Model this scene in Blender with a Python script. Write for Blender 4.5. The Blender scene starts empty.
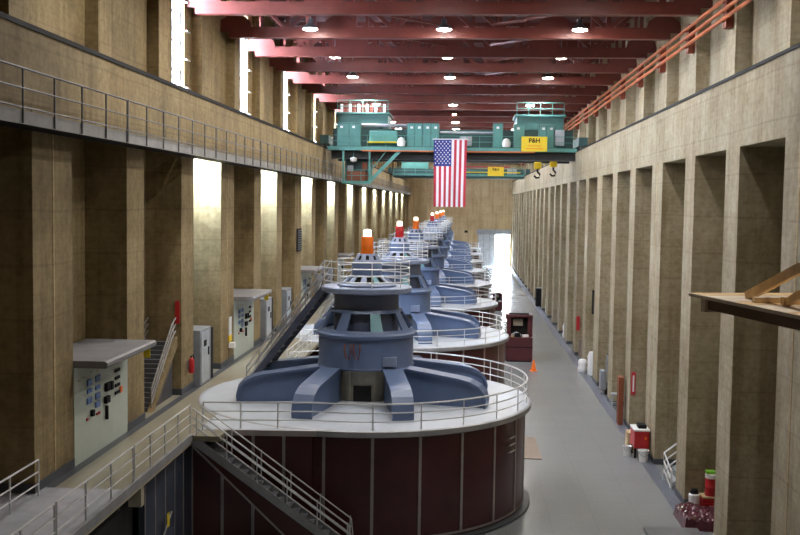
import bpy, math, random
from mathutils import Vector, Matrix
random.seed(4)
S = bpy.context.scene
COL = S.collection
PI = math.pi
ORD = ['first','second','third','fourth','fifth','sixth','seventh','eighth','ninth','tenth','eleventh','twelfth','thirteenth',
       'fourteenth','fifteenth','sixteenth','seventeenth','eighteenth','nineteenth','twentieth','twenty-first','twenty-second',
       'twenty-third','twenty-fourth','twenty-fifth','twenty-sixth']

# ------------------------------------------------------------------ materials
def nt(name):
    m = bpy.data.materials.new(name); m.use_nodes = True
    t = m.node_tree; t.nodes.clear()
    o = t.nodes.new('ShaderNodeOutputMaterial'); b = t.nodes.new('ShaderNodeBsdfPrincipled')
    t.links.new(b.outputs[0], o.inputs[0])
    return m, t, b
def pos(t, scale=(1,1,1)):
    g = t.nodes.new('ShaderNodeNewGeometry'); mp = t.nodes.new('ShaderNodeMapping')
    mp.inputs['Scale'].default_value = scale
    t.links.new(g.outputs['Position'], mp.inputs['Vector']); return mp.outputs[0]
def objc(t, scale=(1,1,1)):
    g = t.nodes.new('ShaderNodeTexCoord'); mp = t.nodes.new('ShaderNodeMapping')
    mp.inputs['Scale'].default_value = scale
    t.links.new(g.outputs['Object'], mp.inputs['Vector']); return mp.outputs[0]
def noise(t, vec, scale, detail=4, rough=.6):
    n = t.nodes.new('ShaderNodeTexNoise'); n.inputs['Scale'].default_value = scale
    n.inputs['Detail'].default_value = detail; n.inputs['Roughness'].default_value = rough
    t.links.new(vec, n.inputs['Vector']); return n.outputs[0]
def ramp(t, fac, stops):
    r = t.nodes.new('ShaderNodeValToRGB'); e = r.color_ramp.elements
    while len(e) < len(stops): e.new(.5)
    for k, (p, c) in enumerate(stops): e[k].position = p; e[k].color = (*c, 1)
    t.links.new(fac, r.inputs[0]); return r.outputs[0]
def mixc(t, a, b, fac, mode='MIX'):
    m = t.nodes.new('ShaderNodeMix'); m.data_type = 'RGBA'; m.blend_type = mode
    for v, s in ((a, 6), (b, 7), (fac, 0)):
        if isinstance(v, (int, float)): m.inputs[s].default_value = v
        elif isinstance(v, tuple): m.inputs[s].default_value = (*v, 1)
        else: t.links.new(v, m.inputs[s])
    return m.outputs[2]
def bump(t, b, h, s=.2, d=.02):
    n = t.nodes.new('ShaderNodeBump'); n.inputs['Strength'].default_value = s; n.inputs['Distance'].default_value = d
    t.links.new(h, n.inputs['Height']); t.links.new(n.outputs[0], b.inputs['Normal'])
def paint(name, col, rough=.5, metal=0., var=.18, scale=1.2, spec=.5):
    m, t, b = nt(name)
    v = objc(t); n = noise(t, v, scale, 5, .65)
    lo = tuple(c*(1-var) for c in col); hi = tuple(min(1, c*(1+var)) for c in col)
    t.links.new(ramp(t, n, [(.3, lo), (.7, hi)]), b.inputs['Base Color'])
    b.inputs['Roughness'].default_value = rough; b.inputs['Metallic'].default_value = metal
    b.inputs['Specular IOR Level'].default_value = spec
    return m
def emit(name, col, s):
    m, t, b = nt(name)
    b.inputs['Base Color'].default_value = (*col, 1)
    b.inputs['Emission Color'].default_value = (*col, 1); b.inputs['Emission Strength'].default_value = s
    return m
def concrete(name, base, warm, dark, rough=.8):
    m, t, b = nt(name)
    v = pos(t)
    big = noise(t, v, .35, 6, .65); fine = noise(t, pos(t, (1, 1, 1)), 3.5, 5, .7)
    streak = noise(t, pos(t, (1.6, 1.6, .07)), 1.2, 4, .6)
    c = ramp(t, big, [(.3, dark), (.5, base), (.72, warm)])
    c = mixc(t, c, ramp(t, fine, [(.3, (.62,.59,.53)), (.6, (1,1,1))]), .8, 'MULTIPLY')
    c = mixc(t, c, ramp(t, streak, [(.34, (.62,.55,.45)), (.55, (1,1,1))]), .6, 'MULTIPLY')
    w = t.nodes.new('ShaderNodeTexWave'); w.wave_type = 'BANDS'; w.bands_direction = 'Z'
    w.inputs['Scale'].default_value = .19; w.inputs['Distortion'].default_value = .5; w.inputs['Detail'].default_value = 3
    w.inputs['Detail Scale'].default_value = 1.2
    t.links.new(v, w.inputs['Vector'])
    c = mixc(t, c, ramp(t, w.outputs[1], [(.0, (.6,.55,.5)), (.010, (1,1,1))]), .38, 'MULTIPLY')   # pour joints
    w2 = t.nodes.new('ShaderNodeTexWave'); w2.wave_type = 'BANDS'; w2.bands_direction = 'Z'
    w2.inputs['Scale'].default_value = 1.5; w2.inputs['Distortion'].default_value = 1.
    t.links.new(v, w2.inputs['Vector'])
    c = mixc(t, c, ramp(t, w2.outputs[1], [(.0, (.86,.85,.82)), (.2, (1,1,1))]), .4, 'MULTIPLY')   # board marks
    t.links.new(c, b.inputs['Base Color']); b.inputs['Roughness'].default_value = rough
    bump(t, b, fine, .25, .02)
    return m

M = {}
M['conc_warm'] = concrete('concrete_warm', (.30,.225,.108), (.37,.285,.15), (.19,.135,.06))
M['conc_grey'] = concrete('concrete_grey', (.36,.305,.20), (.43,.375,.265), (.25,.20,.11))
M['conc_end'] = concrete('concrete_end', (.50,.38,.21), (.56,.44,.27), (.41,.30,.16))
def floor_mat():
    m, t, b = nt('polished_terrazzo')
    v = pos(t)
    a = noise(t, v, .25, 5, .6); f = noise(t, v, 9, 3, .7)
    c = ramp(t, a, [(.3, (.235,.25,.26)), (.7, (.255,.27,.275))])
    c = mixc(t, c, ramp(t, f, [(.3, (.8,.8,.8)), (.65, (1,1,1))]), .6, 'MULTIPLY')
    br = t.nodes.new('ShaderNodeTexBrick'); br.offset = 0; br.inputs['Scale'].default_value = 1
    br.inputs['Brick Width'].default_value = 1.95; br.inputs['Row Height'].default_value = 1.95; br.inputs['Mortar Size'].default_value = .012
    br.inputs['Color1'].default_value = (1,1,1,1); br.inputs['Color2'].default_value = (.94,.95,.96,1); br.inputs['Mortar'].default_value = (.72,.72,.72,1)
    t.links.new(v, br.inputs['Vector'])
    c = mixc(t, c, br.outputs[0], .6, 'MULTIPLY')
    t.links.new(c, b.inputs['Base Color'])
    r = ramp(t, noise(t, v, .6, 4, .6), [(.3, (.235,)*3), (.7, (.25,)*3)])
    t.links.new(r, b.inputs['Roughness']); return m
M['floor'] = floor_mat()
def terrazzo():
    m, t, b = nt('tan_terrazzo'); v = pos(t)
    c = ramp(t, noise(t, v, .5, 5, .6), [(.3, (.27,.245,.175)), (.7, (.33,.30,.22))])
    c = mixc(t, c, ramp(t, noise(t, v, 14, 2, .6), [(.35, (.78,.78,.78)), (.6, (1,1,1))]), .6, 'MULTIPLY')
    t.links.new(c, b.inputs['Base Color']); b.inputs['Roughness'].default_value = .3; return m
M['walk'] = terrazzo()
M['plate'] = paint('grey_plate', (.42,.42,.46), .5)
M['base'] = paint('dark_base_paint', (.06,.065,.075), .45)
M['strip'] = paint('blue_grey_floor_paint', (.12,.135,.17), .4)
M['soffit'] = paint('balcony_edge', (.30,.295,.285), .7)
M['maroon'] = paint('maroon_panel', (.075,.016,.018), .28, 0, .25, .6)
M['maroon_cab'] = paint('maroon_enamel', (.085,.02,.024), .35)
M['joint'] = paint('panel_strip', (.40,.36,.35), .4, .3)
M['blue'] = paint('generator_blue', (.105,.152,.27), .38, 0, .16, .5)
M['blue_dk'] = paint('generator_dark_blue', (.085,.10,.15), .45)
M['blue_lt'] = paint('generator_light_blue', (.24,.285,.41), .35)
M['teal_patch'] = paint('teal_primer', (.09,.24,.27), .4)
M['beige'] = paint('beige_enamel', (.54,.49,.37), .5)
M['deck'] = paint('white_deck', (.50,.54,.60), .42, 0, .07, .8)
M['rim'] = paint('grey_rim', (.40,.40,.42), .4, .3)
M['steel'] = paint('stainless_rail', (.62,.62,.63), .3, .85, .06)
M['rail_white'] = paint('pale_rail', (.72,.73,.74), .35, .3, .05)
M['rail_dk'] = paint('dark_rail', (.13,.13,.14), .5, .2)
M['tread'] = paint('stair_tread', (.10,.10,.11), .6)
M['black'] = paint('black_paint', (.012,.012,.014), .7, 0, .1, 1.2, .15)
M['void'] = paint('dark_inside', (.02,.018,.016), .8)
M['red_steel'] = paint('red_oxide_steel', (.15,.033,.023), .45, 0, .2, .8)
M['red_dk'] = paint('red_oxide_roof', (.10,.022,.02), .7)
M['teal'] = paint('crane_teal', (.09,.28,.25), .42, 0, .12)
M['teal_mid'] = paint('crane_mid_teal', (.05,.16,.15), .42, 0, .12)
M['teal_dk'] = paint('crane_dark_teal', (.03,.085,.085), .5)
M['girder'] = paint('crane_girder', (.03,.032,.034), .5)
M['yellow'] = paint('yellow_sign', (.85,.62,.02), .45, 0, .05)
M['orange'] = paint('orange_enamel', (.85,.17,.01), .4, 0, .06)
M['red'] = paint('red_enamel', (.45,.018,.022), .35, 0, .1)
M['buso'] = paint('orange_bus', (.50,.125,.03), .45)
M['busr'] = paint('bus_bracket', (.22,.045,.02), .6)
M['white'] = paint('white_paint', (.80,.80,.80), .45, 0, .05)
M['grey'] = paint('grey_enamel', (.26,.28,.31), .4)
M['grey_lt'] = paint('light_grey_enamel', (.42,.45,.48), .4)
M['panel'] = paint('pale_green_panel', (.50,.56,.49), .4, 0, .05)
M['canopy'] = paint('canopy_grey', (.21,.205,.21), .55)
M['meter'] = paint('blue_meter', (.08,.17,.45), .3)
M['navy'] = paint('navy_panel', (.06,.07,.10), .4)
M['wood'] = paint('pine_timber', (.88,.55,.25), .6, 0, .25, 3)
M['ply'] = paint('plywood', (.86,.72,.55), .6, 0, .15, 2)
M['brown'] = paint('brown_board', (.20,.055,.02), .6)
M['brown_lt'] = paint('plywood_sheet', (.24,.19,.15), .7)
M['iron'] = paint('rusty_beam', (.19,.10,.055), .6)
M['tarp'] = paint('maroon_tarp', (.085,.022,.035), .25, 0, .4, 3)
M['lime'] = paint('lime_plastic', (.22,.62,.04), .4)
M['cardb'] = paint('cardboard', (.50,.38,.22), .7)
M['flag_red'] = paint('flag_red', (.52,.03,.06), .8, 0, .05)
M['flag_white'] = paint('flag_white', (.80,.76,.80), .8, 0, .04)
M['flag_blue'] = paint('flag_blue', (.03,.04,.22), .8, 0, .05)
M['lamp'] = emit('high_bay_lens', (1.,.965,.92), 230)
M['flood'] = emit('flood_lens', (.60,.77,1.), 3800)
M['beacon'] = emit('beacon_lens', (1.,.90,.72), 2.2)
M['shade'] = paint('lamp_shade', (.14,.14,.15), .4, .5)
def glass():
    m = bpy.data.materials.new('window_glass'); m.use_nodes = True; t = m.node_tree; t.nodes.clear()
    o = t.nodes.new('ShaderNodeOutputMaterial'); a = t.nodes.new('ShaderNodeBsdfTransparent'); g = t.nodes.new('ShaderNodeBsdfGlossy')
    g.inputs['Roughness'].default_value = .05; mx = t.nodes.new('ShaderNodeMixShader'); mx.inputs[0].default_value = .06
    a.inputs[0].default_value = (.93,.95,1,1)
    t.links.new(a.outputs[0], mx.inputs[1]); t.links.new(g.outputs[0], mx.inputs[2]); t.links.new(mx.outputs[0], o.inputs[0]); return m
M['glass'] = glass()

# ------------------------------------------------------------------ mesh builder
class B:
    def __init__(s): s.v = []; s.f = []; s.m = []
    def face(s, idx, m): s.f.append(idx); s.m.append(m)
    def box(s, x0, x1, y0, y1, z0, z1, m=0):
        b = len(s.v)
        s.v += [(x0,y0,z0),(x1,y0,z0),(x1,y1,z0),(x0,y1,z0),(x0,y0,z1),(x1,y0,z1),(x1,y1,z1),(x0,y1,z1)]
        for q in ((3,2,1,0),(4,5,6,7),(0,1,5,4),(1,2,6,5),(2,3,7,6),(3,0,4,7)): s.face([b+k for k in q], m)
        return s
    def bar(s, p, q, w, h, m=0, up=(0,0,1)):
        p = Vector(p); q = Vector(q); d = (q-p).normalized(); u = Vector(up)
        if abs(d.dot(u)) > .99: u = Vector((0,1,0))
        sx = d.cross(u).normalized(); sz = sx.cross(d).normalized(); b = len(s.v)
        for c in (p, q):
            for a, e in ((-1,-1),(1,-1),(1,1),(-1,1)): s.v.append(tuple(c + sx*a*w/2 + sz*e*h/2))
        for f in ((3,2,1,0),(4,5,6,7),(0,1,5,4),(1,2,6,5),(2,3,7,6),(3,0,4,7)): s.face([b+k for k in f], m)
        return s
    def tube(s, pts, r, n=8, m=0, closed=False):
        pts = [Vector(p) for p in pts]; b = len(s.v); k = len(pts)
        for i, p in enumerate(pts):
            a = pts[i-1] if (i or closed) else p; c = pts[(i+1) % k] if (i < k-1 or closed) else p
            d = (c-a).normalized(); u = Vector((0,0,1)) if abs(d.z) < .95 else Vector((1,0,0))
            sx = d.cross(u).normalized(); sz = sx.cross(d)
            for j in range(n):
                t = 2*PI*j/n; s.v.append(tuple(p + sx*math.cos(t)*r + sz*math.sin(t)*r))
        for i in range(k if closed else k-1):
            i2 = (i+1) % k
            for j in range(n):
                j2 = (j+1) % n; s.face([b+i*n+j, b+i*n+j2, b+i2*n+j2, b+i2*n+j], m)
        if not closed:
            s.face([b+j for j in range(n)][::-1], m); s.face([b+(k-1)*n+j for j in range(n)], m)
        return s
    def lathe(s, prof, n=48, c=(0,0), mats=None, cap0=True, cap1=True, a0=0):
        b = len(s.v); k = len(prof)
        for r, z in prof:
            for j in range(n):
                t = a0 + 2*PI*j/n; s.v.append((c[0]+r*math.cos(t), c[1]+r*math.sin(t), z))
        for i in range(k-1):
            for j in range(n):
                j2 = (j+1) % n; s.face([b+i*n+j, b+i*n+j2, b+(i+1)*n+j2, b+(i+1)*n+j], mats[i] if mats else 0)
        if cap0: s.face([b+j for j in range(n)][::-1], mats[0] if mats else 0)
        if cap1: s.face([b+(k-1)*n+j for j in range(n)], mats[-1] if mats else 0)
        return s
    def prism(s, poly, fn, m=0):          # poly = list of 2-D points, fn(p, side) -> 3-D
        b = len(s.v); n = len(poly)
        s.v += [tuple(fn(p, 0)) for p in poly] + [tuple(fn(p, 1)) for p in poly]
        s.face(list(range(b+n-1, b-1, -1)), m); s.face(list(range(b+n, b+2*n)), m)
        for i in range(n):
            j = (i+1) % n; s.face([b+i, b+j, b+n+j, b+n+i], m)
        return s
    def build(s, name, mats, parent=None, smooth=False, bevel=0):
        me = bpy.data.meshes.new(name); me.from_pydata(s.v, [], s.f)
        if not isinstance(mats, (list, tuple)): mats = [mats]
        for m in mats: me.materials.append(M[m] if isinstance(m, str) else m)
        for p, k in zip(me.polygons, s.m): p.material_index = k; p.use_smooth = smooth
        import bmesh
        bm = bmesh.new(); bm.from_mesh(me); bmesh.ops.recalc_face_normals(bm, faces=bm.faces); bm.to_mesh(me); bm.free()
        if smooth: me.set_sharp_from_angle(angle=math.radians(35))
        o = bpy.data.objects.new(name, me); COL.objects.link(o)
        if parent: o.parent = parent
        if bevel:
            w = o.modifiers.new('soft', 'BEVEL'); w.width = bevel; w.segments = 2; w.limit_method = 'ANGLE'
        return o
def tag(o, label, cat, group=None):
    o['label'] = label; o['category'] = cat
    if group: o['group'] = group
    return o
def empty(name, loc, label, cat, group=None, rz=0):
    o = bpy.data.objects.new(name, None); COL.objects.link(o); o.location = loc; o.rotation_euler = (0,0,rz); o.empty_display_size = .3
    return tag(o, label, cat, group)
def struct(o): o['kind'] = 'structure'; return o
def copy_tree(o, parent=None):
    c = o.copy(); COL.objects.link(c)
    if parent: c.parent = parent
    for ch in o.children: copy_tree(ch, c)
    return c
def dup(o, loc, label, rz=None):
    c = copy_tree(o); c.location = loc; c['label'] = label
    if rz is not None: c.rotation_euler = (0,0,rz)
    return c

# ------------------------------------------------------------------ the hall
YN, YF = -10., 226.
XL, XR = -12.95, 10.23
ZW = 4.62                       # gallery floor
DEP = 1.65
struct(B().box(-15.6, 12.6, YN, YF, -.4, 0).build('floor', 'floor'))
struct(B().box(9.6, XR+.02, 4, YF, 0, .006).build('floor_border', 'strip'))
# gallery floor on the left
struct(B().box(XL-DEP, -10.3, 30.6, 38.0, ZW-.2, ZW).box(XL-DEP, -9.2, 38.0, YF, ZW-.2, ZW).build('floor_gallery', 'walk'))
struct(B().box(XL-DEP, -10.3, 8, 30.6, ZW-.2, ZW).build('floor_plate', 'plate'))
struct(B().box(-10.38, -10.26, 8, 38, ZW-.2, ZW+.08).build('trim_1', 'rim'))
struct(B().box(-10.7, -10.3, 8, 38, ZW-.32, ZW-.2).build('trim_2', 'beige'))
# wall below the gallery edge
bb = B().box(-10.8, -10.6, 33.2, 38, 0, ZW-.32)
for k in range(5): bb.box(-10.6, -10.58, 33.2+k*1.18, 33.26+k*1.18, 0, ZW-.32, 1)
struct(bb.build('wall_gallery', ['navy', 'joint']))
mw_ = B(); wa, wb = Vector((-10.7,39.2,0)), Vector((-5.9,39.72,0))
mw_.bar(wa+Vector((0,0,2.21)), wb+Vector((0,0,2.21)), .08, 4.42)
mw_.bar((-10.2,39.14,ZW-.1),(-5.7,39.38,ZW-.1),.05,.22,1)
for k in range(4):
    q = wa.lerp(wb, k/4+.02); mw_.box(q.x-.06,q.x+.06,q.y-.07,q.y, 0, 4.42, 1)
struct(mw_.build('wall_stair_side', ['maroon','joint']))
struct(B().box(-10.8,-10.6,38,39.2,0,ZW-.32).build('wall_gallery_return','navy'))
struct(B().prism([(-10.3,38.0),(-10.2,39.15),(-5.8,39.4),(-5.5,40.2),(-8.6,42.6),(-10.3,44.2)], lambda p, s: (p[0],p[1],ZW-.2+s*.205)).build('floor_landing','deck'))
struct(B().box(-10.85, -10.42, 32.3, 32.6, 3.55, ZW-.32).build('trim_9', 'beige'))
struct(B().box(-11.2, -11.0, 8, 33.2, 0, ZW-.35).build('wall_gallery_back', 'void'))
# walls
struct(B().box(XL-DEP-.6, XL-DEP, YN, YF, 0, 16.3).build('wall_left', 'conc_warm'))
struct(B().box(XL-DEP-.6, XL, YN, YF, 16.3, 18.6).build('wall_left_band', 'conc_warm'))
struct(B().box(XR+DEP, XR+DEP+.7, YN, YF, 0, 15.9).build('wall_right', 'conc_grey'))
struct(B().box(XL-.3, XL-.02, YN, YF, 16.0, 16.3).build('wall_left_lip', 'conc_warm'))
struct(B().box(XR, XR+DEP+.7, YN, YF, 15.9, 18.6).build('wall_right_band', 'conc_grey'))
struct(B().box(12.6, 13.2, YN, YF, 18.6, 28).build('wall_right_upper', 'conc_grey'))
struct(B().box(-15.6, 13.2, YN-.5, YN, 0, 28).build('wall_near', 'conc_grey'))
# end wall with the open door
DX0, DX1, DZ = 2.9, 9.9, 7.1
bb = B().box(-16, DX0, YF, YF+.6, 0, 28).box(DX1, 13.2, YF, YF+.6, 0, 28).box(DX0, DX1, YF, YF+.6, DZ, 28)
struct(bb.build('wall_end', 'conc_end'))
struct(B().box(DX0-.3, DX1+.3, YF-.5, YF+.02, DZ, DZ+1.1).build('trim_3', 'grey'))
for k, x in enumerate((-12.2, -2.6, 2.0)):
    struct(B().box(x-.45, x+.45, YF-.45, YF+.02, 0, 16).build('column', 'conc_end'))
d1 = B()
for k in range(9): d1.box(DX0, 6.8, YF+.1, YF+.2, k*.79, k*.79+.775).box(DX0, 6.8, YF+.13, YF+.2, k*.79+.775, k*.79+.79)
for k in range(4): d1.box(DX0+k*1.26, DX0+k*1.26+.1, YF+.05, YF+.12, 0, DZ, 1)
struct(d1.build('door_1', ['grey_lt','grey']))
struct(B().box(-60, 70, YF+.6, YF+120, -.3, -.02).build('exterior_ground', paint('pale_gravel', (.6,.6,.58), .8)))
# pilasters: groups of one wide and two narrow
def columns(y0, unit, seq, x0, x1, z0, z1, mat, base, yspan):
    out = []
    gap = (unit - sum(seq))/3
    y = y0
    while y > yspan[0]: y -= unit
    i = 0
    while y < yspan[1]:
        w = seq[i % 3]
        if y + w > yspan[0]:
            c = B().box(x0, x1, y, min(y+w, YF), z0, z1)
            if w > 2.5:
                xf = x1 if x0 < 0 else x0; sgn = 1 if x0 < 0 else -1
                c.box(min(xf, xf+.015*sgn), max(xf, xf+.015*sgn), y+w/2-.06, y+w/2+.06, z0, z1, 1)
            o = struct(c.build('column', [mat, 'conc_end']))
            xa, xb = (x0, x1+.03) if x0 < 0 else (x0-.03, x1)
            struct(B().box(xa, xb, y-.03, min(y+w+.03, YF), z0, z0+.3).build('baseboard_left' if x0 < 0 else 'baseboard_right', base))
            out.append((y, w))
        y += w + gap; i += 1
    return out
LC = columns(29.9, 23.7, (3.1, 2.1, 2.1), XL-DEP, XL, ZW, 16.3, 'conc_warm', 'base', (8, YF-1))
RC = columns(54.1, 23.4, (3.0, 2.0, 2.0), XR, XR+DEP, 0, 15.9, 'conc_grey', 'base', (4, YF-1))
struct(B().box(XL, XL+.34, 30.6, YF, ZW, ZW+.005).build('floor_edge', 'base'))
# balcony slab on the left
struct(B().box(XL-.01, -11.96, 8, YF, 15.62, 15.94).build('balcony_slab', 'black'))  # slab coloured black to stand in for the shade on its underside
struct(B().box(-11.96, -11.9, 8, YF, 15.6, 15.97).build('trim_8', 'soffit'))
# band top rails (crane rails)
struct(B().box(XL-.5, XL+.05, YN, YF, 18.6, 18.75).build('trim_4', 'black'))
struct(B().box(XR-.05, XR+.5, YN, YF, 18.6, 18.72).build('trim_5', 'black'))
# upper left wall with tall windows in every other bay
UP = [55.8 + 7.95*k for k in range(-8, 22)]
wy = [(UP[k]-3.85, UP[k]-1.6) for k in range(0, len(UP), 2)]
ub = B(); y = YN
for (a, b_) in wy:
    if a < 45: continue
    ub.box(-15.6, -15.1, y, a, 18.6, 28); ub.box(-15.6, -15.1, a, b_, 26.2, 28); ub.box(-15.6, -15.1, a, b_, 18.6, 18.9); y = b_
ub.box(-15.6, -15.1, y, YF, 18.6, 28)
struct(ub.build('wall_left_upper', 'conc_warm'))
struct(B().box(-16, XL-DEP, YN, YF, 18.3, 18.6).build('trim_6', 'conc_warm'))
for p in UP:
    if YN < p < YF-2: struct(B().box(-15.1, -14.55, p, p+1.5, 18.6, 27.6).build('column', 'conc_warm'))
n = 0
for (a, b_) in wy:
    if a < 45: continue
    n += 1
    w = B()
    for yy in (a, b_-.12, (a+b_)/2-.04): w.box(-15.45, -15.3, yy, yy+.12, 18.9, 26.2)
    for z in (18.9, 20.4, 21.9, 23.4, 24.9, 26.1): w.box(-15.45, -15.3, a, b_, z, z+.08)
    o = struct(w.build('window_%d' % n, 'grey'))
    for z in (19.6, 21.1, 22.6, 24.1): B().box(-15.1, -14.95, b_+.02, b_+.7, z, z+.05).build('stay_bar', 'white', o)
    B().box(-15.39, -15.37, a, b_, 18.9, 26.2).build('pane', 'glass', o)
# upper right pilasters
UR = [46.9 + 7.8*k for k in range(-5, 23)]
for p in UR: struct(B().box(11.9, 12.6, p, p+1.7, 18.6, 27.6).build('column', 'conc_grey'))
# roof
rb = B().box(-16, 13.2, YN, YF, 27.6, 28)
struct(rb.build('ceiling', 'red_dk'))
k = 0
for x in (-12.2, -9.3, -5.3, -1.42, 2.5, 6.45, 10.3):
    k += 1; struct(B().box(x-.1, x+.1, YN, YF, 27.25, 27.6).build('purlin_beam', 'red_dk'))

# ------------------------------------------------------------------ roof trusses
ZB, ZT = 23.62, 27.0
tx0, tx1 = -14.6, 12.0
tr = empty('roof_truss', (0, 54.8, 0), '', 'truss', 'red roof trusses')
c = B().box(tx0, tx1, -.3, -.05, ZB, ZB+.62).box(tx0, tx1, .05, .3, ZB, ZB+.62)
c.box(tx0, tx1, -.3, .3, ZB-.03, ZB)
c.build('bottom_chord', 'red_steel', tr)
B().box(tx0, tx1, -.22, .22, ZT, ZT+.28).build('top_chord', 'red_steel', tr)
xs = [tx0+.4+(tx1-tx0-.8)*i/8 for i in range(9)]
for i in range(8):
    a, b_ = (xs[i+1], xs[i]) if i % 2 else (xs[i], xs[i+1])
    xm = (a+b_)/2
    B().box(xm-.09, xm+.09, -.1, .1, ZB+.6, ZB+1.9).build('sub_vertical', 'red_steel', tr)
    B().bar((xm, 0, ZB+1.85), ((b_+xm)/2-(b_-xm)/2+(b_-xm)*0, 0, ZT+.05) if False else (a, 0, ZT+.05), .16, .18, 0, (0,1,0)).build('sub_diagonal', 'red_steel', tr)
for x in xs: B().box(x-.13, x+.13, -.16, .16, ZB+.6, ZT).build('vertical', 'red_steel', tr)
for i in range(8):
    a, b_ = (xs[i], xs[i+1]) if i % 2 else (xs[i+1], xs[i])
    B().bar((a, 0, ZB+.5), (b_, 0, ZT+.05), .22, .26, 0, (0,1,0)).build('diagonal', 'red_steel', tr)
for i, x in enumerate(xs):
    if i % 2 == 0:
        g = B().prism([(x-1.1,ZB+.3),(x+1.1,ZB+.3),(x+.9,ZB+1.0),(x+.35,ZB+1.35),(x-.35,ZB+1.35),(x-.9,ZB+1.0)], lambda p, s: (p[0], -.31+s*.02, p[1]))
    else:
        g = B().prism([(x-.8,ZT+.1),(x+.8,ZT+.1),(x+.4,ZT-.7),(x-.4,ZT-.7)], lambda p, s: (p[0], -.25+s*.02, p[1]))
    g.build('gusset_plate', 'red_steel', tr)
for sx in (0, 1):                     # lateral bracing rods to the next truss
    xa, xb = ((-8.5, -1.5), (8.5, 1.5))[sx]
    B().bar((xa, .3, ZB+.75), (xb, 7.5, ZB+.75), .14, .14).build('brace', 'red_steel', tr)
tr['label'] = 'red steel roof truss, first of the row from the open end of the view'
TY = [54.8 + 7.8*k for k in range(-2, 22)]
tr.location.y = TY[0]
for k, y in enumerate(TY):
    lab = ('red steel roof truss, %s of those in view counted from the camera' % ORD[k-2]) if k > 1 else 'red steel roof truss %s the top edge of the picture' % ('well above', 'just above')[k]
    if k == 0: tr['label'] = lab
    else: dup(tr, (0, y, 0), lab)

# ------------------------------------------------------------------ high bay lamps
hb = empty('high_bay_lamp', (0,0,0), '', 'lamp', 'high bay lamps under the roof')
B().lathe([(.10,.62),(.16,.60),(.17,.35),(.2,.32),(.36,.16),(.46,.0),(.44,.0),(.36,.14)], 20, cap1=False).build('lamp_shade', 'shade', hb, True)
B().lathe([(.02,-.09),(.2,-.08),(.34,-.045),(.43,.0),(.40,.05)], 20).build('lens', 'lamp', hb, True)
B().tube([(0,0,.6),(0,0,3.4)], .025, 6).build('hanging_rod', 'grey', hb)
first = True
for row, x in (('left', -9.3), ('middle', -1.42), ('right', 6.45)):
    for k in range(-4, 14):
        y = 60.5 + 11.35*k
        if y > 218 or k == -3 or (k == -4 and row != 'right'): continue  # right row keeps one unseen lamp, added to brighten the timber platform
        lab = ('high bay lamp in the %s row under the trusses, %s in view from the camera' % (row, ORD[k]) if k >= 0 else
               'high bay lamp of the %s row above the picture, %s ahead of the visible ones' % (row, {-1:'just', -2:'two', -4:'added four'}[k]))
        if first: hb.location = (x, y, 23.8); hb['label'] = lab; first = False
        else: dup(hb, (x, y, 23.8), lab)

# flood lamps above the lit recesses on the left
fl = empty('recess_spotlight', (0,0,0), '', 'lamp', 'floodlights in the left recesses')
B().box(-.28,.28,-.12,.10,.02,.30).build('lamp_housing', 'grey', fl)
B().prism([(.102,.28),(.105,.28),(.105,.04),(.102,.04)], lambda p, s: (-.26+s*.52, p[0], p[1])).build('lens', 'flood', fl)
B().bar((0,0,.28),(0,0,.39),.06,.06).build('bracket', 'black', fl)
first = True; n = 0
for i, (y, w) in enumerate(LC):
    if y < 50: continue
    if round((y-53.6)/7.9) % 2 == 0:
        lab = 'small floodlight tucked under the balcony, in the %s lit recess along the left wall' % ORD[n]; n += 1
        if first: fl.location = (-13.75, y-2.5, 15.95); fl['label'] = lab; first = False
        else: dup(fl, (-13.75, y-2.5, 15.95), lab)

# ------------------------------------------------------------------ generators
gen = empty('hydro_generator', (0,0,0), '', 'generator', 'row of hydro generators')
RH, ZD = 7.4, 4.62
hs = B().lathe([(RH,.05),(RH,ZD-.24)], 84)
for k in range(24):
    t = math.radians(-90 + 7.8) + 2*PI*k/24
    e = Vector((math.cos(t), math.sin(t), 0)); 
    hs.bar(e*(RH+.0)+Vector((0,0,.2)), e*(RH+.0)+Vector((0,0,ZD-.2)), .12, .06, 1, e)
hs.lathe([(RH+.03,.2),(RH+.03,.3)], 84, mats=[1], cap0=False, cap1=False)
housing = hs.build('housing', ['maroon', 'joint'], gen, True)
B().lathe([(RH+.3,0),(RH+.3,.1),(RH-.1,.14)], 84).build('base_skirt', 'base', gen, True)
B().lathe([(RH-.05,ZD-.26),(7.6,ZD-.24),(7.67,ZD-.2),(7.67,ZD+.0),(7.6,ZD+.04),(7.4,ZD+.04),(.1,ZD+.04)], 96, mats=[1,1,1,1,0,0]).build('deck', ['deck', 'rim'], gen, True)
Z0 = ZD+.03
prof = [(0,0),(4.05,0),(4.13,.3),(4.05,.62),(3.8,.9),(3.4,1.1),(3.0,1.2),(.6,1.52),(0,1.56)]
top = [(4.18,.0),(4.22,.32),(4.12,.68),(3.86,.97),(3.44,1.17),(3.02,1.27),(.55,1.6)]
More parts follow.
